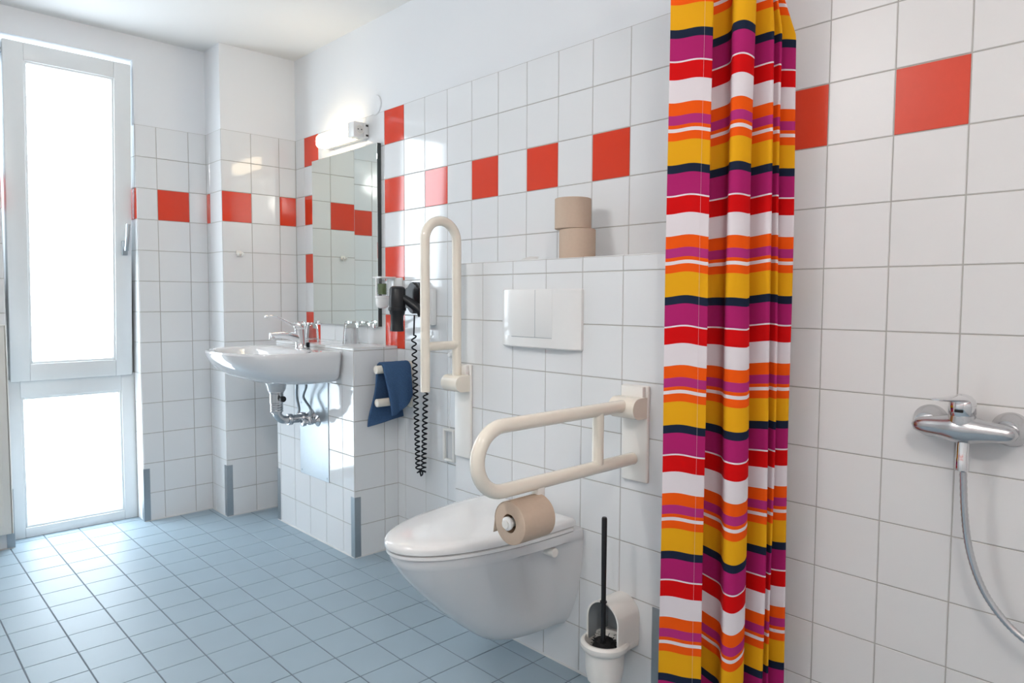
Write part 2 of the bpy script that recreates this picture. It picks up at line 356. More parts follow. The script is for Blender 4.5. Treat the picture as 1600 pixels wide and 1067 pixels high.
# hook on pillar
t = thing('wall_hook', 'small cream double robe hook on the pillar tiles', 'hook', (0, -.315, 1.332))
bm = B(); box(bm, .0018, .008, -.330, -.302, 1.318, 1.346, .002); obj('plate', bm, 'creamw', t, smooth=True)
bm = B(); 
for yy in (-.325, -.307): tube(bm, smooth_path([(.006, yy, 1.326), (.022, yy, 1.322), (.030, yy, 1.336)], 5), .0045, 10)
obj('prong', bm, 'creamw', t, smooth=True)

# ------------------------------------------------------------------ wash basin
BX = .577
def dring(z, a, yf, yb, cy, pf=2.2, pb=5., n=64, cx=BX):
    out = []
    for i in range(n):
        th = 2 * PI * i / n; c, s_ = math.cos(th), math.sin(th)
        p = pf if s_ < 0 else pb; b = (cy - yf) if s_ < 0 else (yb - cy)
        # blend exponent for smooth joining
        x = a * math.copysign(abs(c) ** (2 / p), c); y = b * math.copysign(abs(s_) ** (2 / p), s_)
        out.append(Vector((cx + x, cy + y, z)))
    return out
t = thing('wash_basin', 'white wall-hung ceramic washbasin on the half wall under the mirror', 'washbasin', (BX, PY, .74))
YB = PY - .0025
bm = B()
rg = [dring(.742, .15, -.43, YB, -.33, 2, 5), dring(.744, .215, -.47, YB, -.34, 2.1, 7), dring(.752, .258, -.515, YB, -.35, 2.2, 9), dring(.772, .282, -.570, YB, -.37, 2.25, 10), dring(.800, .294, -.615, YB, -.39, 2.3, 10),
      dring(.832, .302, -.650, YB, -.40, 2.35, 10), dring(.860, .308, -.662, YB, -.41, 2.4, 10), dring(.876, .308, -.667, YB, -.41, 2.4, 10), dring(.8835, .304, -.663, YB - .003, -.41, 2.4, 9), dring(.885, .297, -.656, YB - .008, -.41, 2.4, 8),
      dring(.8825, .272, -.640, -.335, -.44, 2.3, 3.4), dring(.878, .262, -.630, -.345, -.44, 2.3, 3.2), dring(.862, .250, -.618, -.355, -.44, 2.2, 3), dring(.825, .220, -.585, -.365, -.44, 2.2, 2.6), dring(.790, .165, -.545, -.370, -.43, 2, 2.2), dring(.776, .09, -.48, -.375, -.42, 2, 2), dring(.772, .025, -.425, -.385, -.405, 2, 2)]
ring_loft(bm, rg); bowl = obj('basin_bowl', bm, 'ceramic', t, smooth=True)
bm = B(); lathe(bm, [(.001, 0), (.024, 0), (.031, .002), (.032, .0035)], (BX, -.405, .7725), (0, 0, 1), 28); lathe(bm, [(.02, 0), (.021, .004), (.016, .007), (.001, .008)], (BX, -.405, .776), (0, 0, 1), 24); obj('drain', bm, 'chrome', t, smooth=True)
DY = -.395
bm = B(); lathe(bm, [(.034, 0), (.040, .01), (.044, .03), (.055, .048), (.06, .06)], (BX, DY, .695), (0, 0, 1), 32); obj('drain_boss', bm, 'ceramic', t, smooth=True)
bm = B(); lathe(bm, [(.030, 0), (.030, .04), (.032, .042), (.032, .048)], (BX, DY, .648), (0, 0, 1), 28)
for k in range(4): lathe(bm, [(.026, 0), (.0285, .003), (.0285, .009), (.026, .012)], (BX, DY, .604 + k * .011), (0, 0, 1), 28)
lathe(bm, [(.023, 0), (.023, .02)], (BX, DY, .600), (0, 0, 1), 28)
tube(bm, [(BX, DY, .625)] + arc((BX, DY + .045, .610), .045, PI, 1.5 * PI, (0, 1, 0), (0, 0, 1), 10) + [(BX, PY, .565)], .019, 20)
lathe(bm, [(.023, 0), (.026, .004), (.026, .018), (.023, .022)], (BX, DY + .05, .565), (0, 1, 0), 24)
lathe(bm, [(.023, 0), (.026, .004), (.026, .018), (.023, .022)], (BX, PY - .06, .565), (0, 1, 0), 24)
lathe(bm, [(.022, 0), (.028, .003), (.036, .010), (.036, .012)], (BX, PY - .0145, .565), (0, 1, 0), 28)
trap = obj('drain_trap', bm, 'satin', t, smooth=True)
bm = B(); cyl(bm, (BX + .025, DY, .668), (BX + .052, DY + .004, .668), .0075, 16); cyl(bm, (BX + .045, DY + .003, .668), (BX + .062, DY + .005, .668), .013, 20, .002); obj('valve_knob', bm, 'black', trap, smooth=True)

# basin tap
TX, TY, TZ = BX, -.275, .8845
t = thing('basin_tap', 'chrome single-lever tap with a long lever at the back of the washbasin', 'tap', (TX, TY, TZ))
bm = B(); lathe(bm, [(.028, 0), (.028, .004), (.0255, .008), (.0245, .03), (.025, .065), (.026, .085)], (TX, TY, TZ), (0, -.06, 1), 32); obj('tap_body', bm, 'chrome', t, smooth=True)
bm = B(); tube(bm, smooth_path([(TX, TY - .005, TZ + .040), (TX, TY - .06, TZ + .058), (TX, TY - .11, TZ + .062), (TX, TY - .145, TZ + .060)], 8), .014, 16, rs=[.021 - .008 * min(1, i / 18) for i in range(25)])
cyl(bm, (TX, TY - .135, TZ + .062), (TX, TY - .137, TZ + .040), .0125, 20, .0015); obj('spout', bm, 'chrome', t, smooth=True)
bm = B(); lathe(bm, [(.0255, 0), (.027, .004), (.027, .022), (.023, .030), (.010, .034), (.001, .0345)], (TX, TY - .006, TZ + .086), (0, -.12, 1), 28)
tube(bm, smooth_path([(TX, TY - .015, TZ + .105), (TX, TY - .045, TZ + .108), (TX, TY - .09, TZ + .130), (TX, TY - .13, TZ + .144), (TX, TY - .165, TZ + .142)], 8), .006, 12, rs=[.010 - .005 * min(1, i / 14) for i in range(33)])
lathe(bm, [(.003, 0), (.0065, .003), (.0065, .009), (.003, .012)], (TX, TY - .155, TZ + .1425), (0, -1, 0), 16)
obj('lever', bm, 'chrome', t, smooth=True)
bm = B(); cyl(bm, (TX + .01, TY + .030, TZ + .0005), (TX + .01, TY + .030, TZ + .024), .007, 16, .002); cyl(bm, (TX + .01, TY + .022, TZ + .014), (TX + .01, TY + .034, TZ + .014), .004, 12); obj('waste_rod', bm, 'rubber', t, smooth=True)
bm = B(); tube(bm, smooth_path([(TX - .02, TY, .744), (TX - .02, TY - .012, .72), (TX - .05, TY + .0, .66), (TX - .055, PY - .04, .60), (TX - .055, PY - .045, .575)], 8), .0068, 10); obj('supply_hose', bm, 'steel', t, smooth=True)
bm = B(); tube(bm, smooth_path([(TX + .02, TY, .744), (TX + .05, TY - .004, .715), (TX + .005, TY + .005, .66), (TX + .055, PY - .04, .61), (TX + .055, PY - .045, .575)], 8), .0068, 10); obj('supply_hose', bm, 'steel', t, smooth=True)
def valve(x, lab):
    t = thing('angle_valve', lab, 'valve', (x, PY, .55), 'angle valves under the washbasin')
    bm = B(); lathe(bm, [(.026, 0), (.026, .002), (.014, .010), (.010, .012), (.010, .035)], (x, PY - .0046, .553), (0, -1, 0), 24)
    cyl(bm, (x, PY - .045, .540), (x, PY - .045, .578), .011, 20, .001); obj('valve_body', bm, 'chrome', t, smooth=True)
    bm = B(); cyl(bm, (x, PY - .045, .553), (x, PY - .066, .553), .009, 16); lathe(bm, [(.016, 0), (.018, .003), (.018, .013), (.014, .017), (.002, .018)], (x, PY - .066, .553), (0, -1, 0), 8); obj('handwheel', bm, 'chrome', t, smooth=True)
valve(TX - .055, 'left chrome angle valve below the washbasin, behind the trap pipe')
valve(TX + .055, 'right chrome angle valve below the washbasin, above the steel panel')

t = thing('access_panel', 'brushed steel access panel on the half wall below the washbasin', 'access panel', (.59, PY, .285))
bm = B(); box(bm, .458, .728, PY - .0042, PY - .0019, .285, .738, .0006, 1); obj('panel', bm, 'steel', t)
for xx, zz in ((.474, .302), (.712, .302), (.474, .62), (.712, .62)):
    bm = B(); cyl(bm, (xx, PY - .0042, zz), (xx, PY - .0052, zz), .0035, 10); obj('screw', bm, 'gasket', t)

# tumblers
def tumbler(x, y, lab, k=1.0):
    bm = B(); lathe(bm, [(a * k, b * k) for a, b in [(.034, 0), (.0345, .002), (.033, .012), (.0315, .04), (.0285, .07), (.025, .088), (.022, .092), (.002, .092), (.002, .083), (.020, .083), (.0235, .078), (.027, .06), (.0295, .035), (.031, .010), (.032, .0)]], (x, y, PZ + .0022), (0, 0, 1), 40, False, False)
    v = bm.verts; bmesh.ops.remove_doubles(bm, verts=v[:], dist=.00001)
    o = obj('drinking_glass', bm, 'glass', None, smooth=True, origin=(x, y, PZ)); tag(o, lab, 'glass', 'upturned glasses on the ledge below the mirror')
tumbler(.468, -.165, 'left of two upturned clear glasses on the ledge, beside the tap')
tumbler(.700, -.090, 'right of two upturned clear glasses on the ledge, under the mirror middle', 1.12)

# soap dispenser
sx, sy = .915, -.062
t = thing('soap_dispenser', 'wall-mounted soap dispenser with green liquid beside the mirror', 'soap dispenser', (sx, 0, 1.07))
bm = B(); box(bm, sx - .02, sx + .075, -.010, -.0018, 1.150, 1.200, .003); box(bm, sx - .030, sx + .030, sy - .030, -.008, 1.196, 1.204, .002)
box(bm, sx - .030, sx + .030, -.014, -.008, 1.09, 1.204, .002); box(bm, sx - .004, sx + .004, sy - .032, sy - .028, 1.12, 1.204, .001); obj('bracket', bm, 'whitep', t, smooth=True)
bm = B(); lathe(bm, [(.002, 0), (.0195, 0), (.0195, .046), (.002, .046)], (sx, sy, 1.127), (0, 0, 1), 28); obj('soap', bm, 'liquid', t, smooth=True)
bm = B(); lathe(bm, [(.026, 0), (.026, .072), (.0245, .072), (.0245, .0)], (sx, sy, 1.122), (0, 0, 1), 32, False, False); obj('jar', bm, 'glass', t, smooth=True)
bm = B(); lathe(bm, [(.012, 0), (.024, .006), (.028, .016), (.029, .044), (.0315, .046), (.0315, .055)], (sx, sy, 1.066), (0, 0, 1), 32); obj('pump_cup', bm, 'whitep', t, smooth=True)

# ------------------------------------------------------------------ hair dryer
hx = 1.088
t = thing('hair_dryer', 'black hair dryer in its wall holder with a long coiled cord', 'hair dryer', (hx, -.02, 1.0))
bm = B(); prism(bm, [(hx + .028 + a, -.0018, 1.112 + b) for a, b in [(.050 * math.copysign(abs(math.cos(q)) ** .7, math.cos(q)), .066 * math.copysign(abs(math.sin(q)) ** .7, math.sin(q))) for q in [2 * PI * i / 36 for i in range(36)]]], (0, -1, 0), .045)
bmesh.ops.bevel(bm, geom=[e for e in bm.edges if all(v.co.y < -.04 for v in e.verts)], offset=.010, segments=3, affect='EDGES'); obj('wall_holder', bm, 'black', t, smooth=True)
dx, dy = hx + .005, -.105
bm = B(); lathe(bm, [(.020, .098), (.028, .094), (.033, .085), (.034, .02), (.0335, .0), (.031, -.015), (.027, -.022), (.0265, -.06), (.029, -.088), (.026, -.088), (.024, -.06), (.002, -.055)], (dx, dy, 1.062), (.03, 0, 1), 32); bd = obj('barrel', bm, 'black', t, smooth=True)
bm = B(); lathe(bm, [(.0345, 0), (.037, .003), (.037, .012), (.0345, .015)], (dx, dy, 1.058), (.03, 0, 1), 32); obj('collar', bm, 'black', bd, smooth=True)
bm = B(); tube(bm, smooth_path([(dx + .015, dy + .010, 1.118), (dx + .045, dy + .030, 1.095), (dx + .085, dy + .052, 1.062), (dx + .095, dy + .058, 1.040)], 8), .016, 20, rs=[.013 + .005 * min(1, i / 8) for i in range(25)]); obj('handle', bm, 'black', t, smooth=True)
bm = B(); cyl(bm, (dx + .010, dy + .0, 1.124), (dx + .026, dy + .016, 1.112), .0095, 18, .002); obj('switch', bm, 'satin', t, smooth=True)
# coiled cord
A_ = Vector((1.085, -.050, 1.04)); pts = [A_, Vector((1.082, -.050, .99)), Vector((1.080, -.050, .955))]
bm = B(); down = [Vector((1.080 + .028 * k / 20, -.05, .955 - .560 * k / 20)) for k in range(21)]
turn = [Vector((1.118, -.048, .383)), Vector((1.130, -.047, .381))]
up = [Vector((1.138 + .030 * k / 20, -.045, .392 + .575 * k / 20)) for k in range(21)]
base = smooth_path(down + turn + up, 1); dense = []
for a, b in zip(base, base[1:]):
    for j in range(24): dense.append(a.lerp(b, j / 24))
wire = smooth_path(pts, 10)[:-1]; ph = 0
for i, p in enumerate(dense):
    tg = (dense[min(i + 4, len(dense) - 1)] - dense[max(i - 4, 0)]); tg.normalize(); e1 = Vector((0, 1, 0)); e2 = tg.cross(e1).normalized()
    st = (dense[min(i + 1, len(dense) - 1)] - p).length; zf = (p.z - .38) / .6
    ph += st / (.018 + .014 * zf) * 2 * PI; R_ = .0092
    wire.append(p + (e2 * math.cos(ph) + e1 * math.sin(ph)) * R_)
wire += smooth_path([wire[-1], (1.176, -.048, .985), (1.166, -.050, 1.0), (1.150, -.048, .996), (1.142, -.040, 1.004)], 6)[1:]
tube(bm, wire, .0033, 7); bm.transform(Matrix.Translation((.052, 0, 0))); obj('coiled_cord', bm, 'rubber', t, smooth=True)
# adapter box on the wall
t = thing('socket_box', 'pale grey wall socket box behind the folded-up grab rail', 'socket box', (1.194, 0, 1.0))
bm = B(); box(bm, 1.160, 1.228, -.030, -.0018, 1.000, 1.150, .005, 3); obj('box_body', bm, 'whitep', t, smooth=True)
bm = B(); box(bm, 1.163, 1.225, -.0335, -.0305, 1.003, 1.147, .0014, 2); obj('cover', bm, 'whitep', t, smooth=True)

# ------------------------------------------------------------------ towel bars + towel
rx = 1.03
t = thing('towel_rail', 'pair of cream towel bars beside the half wall holding a blue towel', 'towel rail', (rx, 0, .66))
bm = B(); cyl(bm, (rx, -.002, .665 + .147), (rx, -.172, .665 + .147), .0175, 28, .003); obj('bar', bm, 'cream', t, smooth=True)
bm = B(); cyl(bm, (rx, -.002, .672), (rx, -.168, .672), .0175, 28, .003); obj('bar', bm, 'cream', t, smooth=True)
bm = B(); box(bm, rx - .028, rx + .028, -.012, -.0018, .64, .84, .008, 3); obj('wall_plate', bm, 'cream', t, smooth=True)
bm = B(); NU, NV = 46, 18; grid = []
zt = .812 + .0215
for i in range(NU + 1):
    u = i / NU; row = []
    for j in range(NV + 1):
        v = j / NV; y = -.150 + v * .136
        Ll = .245 - .03 * v; Lr = .190 - .075 * v + .02 * math.sin(3 * v)
        arcL = PI * .0215; tot = Ll + arcL + Lr; s_ = u * tot
        if s_ < Ll:
            d = Ll - s_; x = rx - .0215 - .012 * (d / .25) + .010 * math.sin(d * 22 + v * 2) * d / .25; z = .812 - d; y += -.030 * d / .25 * (1 - v) + .004 * math.sin(v * 9 + d * 20)
        elif s_ < Ll + arcL:
            a = (s_ - Ll) / .0215; x = rx - .0215 * math.cos(a); z = .812 + .0215 * math.sin(a)
        else:
            d = s_ - Ll - arcL; x = rx + .0215 + .030 * math.sin(min(1, d / .19) * PI / 2) * (1 - .4 * v) + .006 * math.sin(v * 10 + 1) * d / .19; z = .812 - d
            y += .018 * d / .19 * (1 - v)
        row.append(bm.verts.new((x, y, z)))
    grid.append(row)
for i in range(NU):
    for j in range(NV): bm.faces.new((grid[i][j], grid[i + 1][j], grid[i + 1][j + 1], grid[i][j + 1]))
o = obj('hand_towel', bm, 'towel', None, smooth=True, origin=(rx, -.08, .6)); tag(o, 'dark blue terry hand towel draped over the upper cream bar', 'towel')
md = o.modifiers.new('thick', 'SOLIDIFY'); md.thickness = .010; md.offset = 1
md = o.modifiers.new('round', 'BEVEL'); md.width = .0018; md.segments = 2

# ------------------------------------------------------------------ pull handle on a cord
t = thing('pull_handle', 'cream rectangular pull handle on a cord, low beside the toilet wall', 'pull handle', (1.335, -.02, .45))
bm = B(); rect_frame(bm, -.007, .007, -.036, .036, -.067, .067, .011, .011, .011, .011, .004); bm.transform(Matrix.Translation((1.328, -.018, .520)) @ Matrix.Rotation(PI / 2, 4, 'Z')); obj('frame', bm, 'creamw', t, smooth=True)
bm = B(); tube(bm, smooth_path([(1.328, -.018, .585), (1.331, -.016, .61), (1.325, -.018, .63), (1.329, -.018, .66), (1.328, -.014, .70), (1.328, -.012, .88)], 6), .0016, 8); obj('cord', bm, 'whitep', t, smooth=True)
bm = B(); lathe(bm, [(.014, 0), (.014, .010), (.008, .018), (.002, .019)], (1.328, -.0018, .885), (0, -1, 0), 20); obj('cord_anchor', bm, 'whitep', t, smooth=True)

# ------------------------------------------------------------------ flush plate
t = thing('flush_plate', 'white dual-button flush plate on the tiled wall above the toilet', 'flush plate', (2.04, QY, .96))
fx0, fx1, fz0, fz1, fy0 = 1.872, 2.206, .960, 1.140, QY - .0018
bm = B(); n = 24; rings = []
def plate_strip(xa, xb, za, zb, bulge, nx=16):
    front = []; 
    for zz in (za, zb): pass
prof = []
for i in range(n + 1):
    q = i / n; x = fx0 + (fx1 - fx0) * q; d = .010 + .016 * (1 - (2 * q - 1) ** 4) ** .8; prof.append((x, d))
P1 = [Vector((x, fy0 - d, 0)) for x, d in prof] + [Vector((fx1, fy0, 0)), Vector((fx0, fy0, 0))]
def inset(z, k): return [Vector((p.x + (2.039 - p.x) * k * .02, p.y + k * .004 if p.y < fy0 - .002 else p.y, z)) for p in P1]
ring_loft(bm, [inset(fz0, 1), inset(fz0 + .004, 0), inset(fz1 - .004, 0), inset(fz1, 1)]); pl = obj('plate', bm, 'whitep', t, smooth=True)
def button(xa, xb, nm):
    bm = B(); pts = []
    for i in range(9):
        x = xa + (xb - xa) * i / 8; q = (x - fx0) / (fx1 - fx0); d = .010 + .016 * (1 - (2 * q - 1) ** 4) ** .8 + .0010; pts.append((x, d))
    rr = []
    for z, k in ((.994, 0.0), (.996, .0012), (1.136, .0012), (1.1385, 0)):
        rr.append([Vector((x, fy0 - d - k + .0016, z)) for x, d in pts] + [Vector((xb, fy0 - .006, z)), Vector((xa, fy0 - .006, z))])
    ring_loft(bm, rr); obj('button', bm, 'whitep', t, smooth=True)
button(1.888, 2.0332, 'a'); button(2.0352, 2.105, 'b')
bm = B(); box(bm, 1.93, 2.104, fy0 - .0264, fy0 - .02, .9918, .9938); box(bm, 2.0333, 2.0351, fy0 - .0266, fy0 - .02, .994, 1.137); obj('gap', bm, 'gasket', t)

# ------------------------------------------------------------------ toilet
TCX = 2.032; TB = QY - .0022
t = thing('toilet', 'white wall-hung ceramic toilet with its lid closed', 'toilet', (TCX, QY, .1))
def tring(z, W, L, p=2.3, pinch=0., flare=0., n=30, yb=TB):
    half = []
    for i in range(n + 1):
        s_ = math.sin(i / n * PI / 2); s_ = 1 - (1 - i / n) ** 1.7 if False else s_
        w_ = W * (1 - s_ ** p) ** (1 / 2.1) if s_ < 1 else 0
        k = 1 - pinch * math.exp(-((s_ - .30) / .17) ** 2) + flare * math.exp(-(s_ / .06) ** 2)
        half.append((w_ * k, yb - L * s_))
    pts = [Vector((TCX + a, y, z)) for a, y in half] + [Vector((TCX - a, y, z)) for a, y in half[-2::-1]]
    return pts
bm = B()
spec = [(.118, .060, .20, 2.6, 0, 0), (.120, .085, .222, 2.6, 0, .05), (.130, .100, .245, 2.6, .02, .10), (.155, .112, .278, 2.6, .05, .16), (.20, .123, .332, 2.5, .12, .22), (.255, .136, .392, 2.5, .20, .22), (.31, .150, .446, 2.5, .24, .18),
        (.355, .162, .486, 2.5, .24, .12), (.385, .170, .510, 2.5, .22, .08), (.402, .175, .520, 2.5, .17, .05), (.409, .177, .525, 2.5, .05, .03), (.413, .179, .528, 2.5, 0, .02), (.430, .181, .535, 2.5, 0, 0), (.438, .1795, .534, 2.5, 0, 0), (.440, .176, .531, 2.5, 0, 0)]
ring_loft(bm, [tring(*q) for q in spec]); obj('toilet_bowl', bm, 'ceramic', t, smooth=True)
bm = B(); rr = []
for z, k in ((.4405, .985), (.4425, 1.0), (.4500, 1.0), (.4520, .985)):
    rr.append([Vector((TCX + (p.x - TCX) * k, -.262 + (p.y + .262) * k, z)) for p in tring(z, .182, .500, 2.5, yb=-.262)])
ring_loft(bm, rr); obj('seat', bm, 'seatp', t, smooth=True)
bm = B(); rr = []
for z, k in ((.4545, .98), (.4565, .996), (.462, 1.0), (.470, .998), (.4755, .985), (.4795, .95), (.4822, .85), (.4840, .65), (.4850, .35), (.4853, .08)):
    rr.append([Vector((TCX + (p.x - TCX) * k, -.44 + (p.y + .44) * k, z)) for p in tring(z, .184, .512, 2.5, yb=-.255)])
ring_loft(bm, rr); obj('lid', bm, 'seatp', t, smooth=True)
for q in (-.075, .075):
    bm = B(); box(bm, TCX + q - .022, TCX + q + .022, -.262, -.236, .440, .468, .006, 3); obj('hinge', bm, 'seatp', t, smooth=True)
bm = B(); cyl(bm, (TCX + .090, -.330, .392), (TCX + .176, -.332, .392), .0135, 20, .003); obj('fixing_cap', bm, 'creamw', t, smooth=True)

# ------------------------------------------------------------------ grab rails
r_ = .0165
def grab_rail(x, label, folded):
    t = thing('grab_rail', label, 'grab rail', (x, QY, .62))
    z0, z1 = (.560, .885) if folded else (.618, .880)
    y0 = QY - .0018
    bm = B(); box(bm, x - .043, x + .043, y0 - .012, y0, z0, z1, .004, 3); obj('wall_plate', bm, 'creamw' if not folded else 'creamw', t, smooth=True)
    pz = .828
    bm = B(); prof = [(y0 - .012, pz - .034), (y0 - .046, pz - .034)] + [(y0 - .046 - .028 * math.sin(a), pz - .006 - .028 * math.cos(a)) for a in [PI * i / 10 for i in range(1, 10)]] + [(y0 - .046, pz + .022), (y0 - .012, pz + .022)]
    if folded: prism(bm, [(x - .041, a, b) for a, b in prof], (1, 0, 0), .082)
    else: prism(bm, [(x - .041, a, b) for a, b in prof], (1, 0, 0), .082)
    obj('hinge_block', bm, 'cream', t, smooth=True)
    bm = B(); box(bm, x - .036, x + .036, y0 - .026, y0 - .0125, pz + .018, z1 - .001, .003); obj('hinge_cover', bm, 'creamw', t, smooth=True)
    bm = B()
    if not folded:
        # horizontal loop in the plane x
        h = (.828 - .681) / 2; zc = (.828 + .681) / 2
        path = [(x, y0 - .045, .828), (x, -.60, .828)] + arc((x, -.715, zc), h, PI / 2, 1.5 * PI, (0, 1, 0), (0, 0, 1), 22) + [(x, -.60, .681), (x, y0 - .018, .681)]
        tube(bm, path, r_, 24); obj('tube', bm, 'cream', t, smooth=True)
        bm = B(); cyl(bm, (x, -.383, .681), (x, -.383, .828), .0150, 24); obj('strut', bm, 'cream', t, smooth=True)
        bm = B(); box(bm, x - .012, x + .012, -.612, -.588, .610, .676, .004); cyl(bm, (x + .006, -.585, .606), (x + .006, -.712, .606), .010, 20); hd = obj('roll_holder', bm, 'creamw', t, smooth=True)
        bm = B(); lathe(bm, [(.012, 0), (.0155, .002), (.0155, .007), (.011, .010), (.002, .011)], (x + .006, -.699, .606), (0, -1, 0), 26); obj('end_knob', bm, 'whitep', hd, smooth=True)
    else:
        yn, yf = y0 - .037, -.388; yc = (yn + yf) / 2; h = abs(yn - yf) / 2
        path = [(x, yn, .835), (x, yn, 1.20)] + arc((x, yc, 1.300), h, 0, PI, (0, 1, 0), (0, 0, 1), 22) + [(x, yf, 1.20), (x, yf, .803)]
        tube(bm, path, r_ - .0005, 24); obj('tube', bm, 'cream', t, smooth=True)
        bm = B(); cyl(bm, (x, yn, .952), (x, yf, .952), .0150, 24); obj('strut', bm, 'cream', t, smooth=True)
    return t
grab_rail(2.40, 'cream fold-down grab rail lowered beside the toilet, carrying a paper roll', False)
grab_rail(1.67, 'cream grab rail folded up against the wall left of the toilet', True)

# ------------------------------------------------------------------ toilet paper rolls
def roll(c, ax, R, L, label, group=None, flap=False, core=True):
    t = thing('toilet_paper_roll', label, 'toilet paper', c, group)
    c = Vector(c); axv = Vector(ax)
    bm = B(); lathe(bm, [(.021, 0), (R - .002, 0), (R, .0015), (R, L - .0015), (R - .002, L), (.021, L)], c, ax, 56, False, False); obj('paper', bm, 'paper', t, smooth=True)
    bm = B(); lathe(bm, [(.0212, .001), (.0212, L - .001), (.0196, L - .001), (.0196, .001)], c, ax, 36, False, False); obj('core', bm, 'core', t, smooth=True)
    return t
roll((2.079, -.105, QZ + .0018), (0, 0, 1), .0565, .094, 'recycled toilet paper roll standing on the ledge, lower of the stacked pair', 'spare toilet rolls on the ledge')
roll((2.066, -.112, QZ + .0964), (0, 0, 1), .0565, .094, 'recycled toilet paper roll on top of the stacked pair on the ledge', 'spare toilet rolls on the ledge')
t = roll((2.408, -.700, .606), (0, 1, 0), .049, .100, 'beige toilet paper roll hanging from the lowered grab rail')
bm = B(); g = []
for i in range(14):
    a = math.radians(70 + i * 8.5); 
    q = min(i, 9); a = math.radians(95 + q * 10)
    x = 2.408 + .0500 * math.cos(a); z = .606 + .0500 * math.sin(a)
    if i > 9: z -= (i - 9) * .007; x -= .001 * (i - 9)
    g.append([bm.verts.new((x, -.700, z)), bm.verts.new((x, -.600, z))])
for a, b in zip(g, g[1:]): bm.faces.new((a[0], a[1], b[1], b[0]))
o = obj('loose_sheet', bm, 'paper', t, smooth=True); md = o.modifiers.new('thick', 'SOLIDIFY'); md.thickness = .0006
# folded slip on ledge
bm = B(); a = [(1.925, -.205), (2.005, -.196), (1.990, -.155), (1.915, -.165)]
R0 = [Vector((x, y, QZ + .0022)) for x, y in a]; R1 = [Vector((x + .002, y, QZ + .0028 + (.0 if i < 2 else .0))) for i, (x, y) in enumerate(a)]
ring_loft(bm, [R0, R1]); ring_loft(bm, [[Vector((1.925, -.203, QZ + .003)), Vector((1.995, -.194, QZ + .003)), Vector((1.955, -.15, QZ + .014)), Vector((1.925, -.16, QZ + .016))], [Vector((1.925, -.203, QZ + .0036)), Vector((1.995, -.194, QZ + .0036)), Vector((1.955, -.15, QZ + .0148)), Vector((1.925, -.16, QZ + .0168))]])
tag(obj('paper_slip', bm, 'slip', None, origin=(1.96, -.18, QZ)), 'small crumpled white paper lying on the ledge left of the rolls', 'paper')

# ------------------------------------------------------------------ toilet brush
bx, by = 2.364, -.300
t = thing('toilet_brush_holder', 'cream white wall-mounted brush holder with an open front', 'toilet brush holder', (bx, by, .07))
HZ = -.018
bm = B(); lathe(bm, [(.018, .080), (.034, .085), (.046, .095), (.052, .13), (.0535, .178), (.061, .182), (.066, .190), (.066, .200), (.061, .206), (.055, .206), (.052, .196), (.049, .13), (.03, .09), (.002, .088)], (bx, by, HZ), (0, 0, 1), 48, True, True)
obj('cup', bm, 'creamw', t, smooth=True)
AF = by - .012
def arch(w_, zt_, zb=.176, n=20): return [(bx + w_, zb)] + [(bx + w_ * math.cos(a), zt_ - w_ + w_ * math.sin(a)) for a in [PI * i / n for i in range(n + 1)]] + [(bx - w_, zb)]
o_, i_ = arch(.0545, .296), arch(.050, .2915)
bm = B(); rings = [[Vector((x, AF, z)) for x, z in o_], [Vector((x, QY - .0125, z)) for x, z in o_]]
ring_loft(bm, [[Vector((x, AF + .003, z)) for x, z in i_], [Vector((x, AF, z)) for x, z in i_], [Vector((x, AF, z)) for x, z in o_], [Vector((x, QY - .002, z)) for x, z in o_], [Vector((x, QY - .002, z)) for x, z in i_]], False, True, closed=False)
obj('arched_hood', bm, 'creamw', t, smooth=True)
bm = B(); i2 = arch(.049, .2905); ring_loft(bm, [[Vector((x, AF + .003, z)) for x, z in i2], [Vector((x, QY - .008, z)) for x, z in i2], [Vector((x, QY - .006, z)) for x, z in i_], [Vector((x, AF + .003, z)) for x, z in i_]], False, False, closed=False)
bm2 = [bm.verts.new((x, QY - .008, z)) for x, z in i2]; bm.faces.new(bm2); bmesh.ops.remove_doubles(bm, verts=bm.verts[:], dist=.0001); ol = obj('dark_inset', bm, 'gasket', t, smooth=True); ol['label'] = 'added dark grey sheet darkening the hood hollow'  # dark sheet added inside the hood so its hollow reads dark
bm = B(); box(bm, bx - .056, bx + .056, by + .030, QY - .0018, .162, .183, .006, 3); obj('wall_bracket', bm, 'creamw', t, smooth=True)
t = thing('toilet_brush', 'black toilet brush standing upright in the cream holder', 'toilet brush', (bx, by, .09))
bm = B(); tube(bm, [(bx + .0115, by, .17), (bx + .0115, by, .32), (bx + .0110, by, .528), (bx + .0110, by, .532)], .007, 18, rs=[.0068, .0066, .0075, .006]); bm.transform(Matrix.Translation((0, -.022, 0)) @ Matrix.Identity(4)); lathe(bm, [(.009, 0), (.0095, .002), (.009, .004)], (bx + .0115, by - .022, .300), (0, 0, 1), 18); cyl(bm, (bx + .0115, by - .022, .175), (bx + .0115, by - .004, .150), .0066, 14); obj('handle', bm, 'black', t, smooth=True)
bm = B(); random.seed(3)
lathe(bm, [(.012, 0), (.026, .01), (.034, .04), (.034, .09), (.026, .112), (.012, .120)], (bx + .003, by - .006, .076), (0, 0, 1), 30)
for k in range(420):
    a = random.uniform(0, 2 * PI); z = random.uniform(.10, .195); rr_ = .0355 if z < .175 else .028; d = Vector((math.cos(a), math.sin(a), random.uniform(-.1, .3)))
    p = Vector((bx + .003, by - .006, z)) + d * .026; tube(bm, [p, Vector((bx + .003, by - .006, z)) + d * (rr_ + random.uniform(0, .005))], .0009, 4)
obj('brush_head', bm, 'bristle', t)

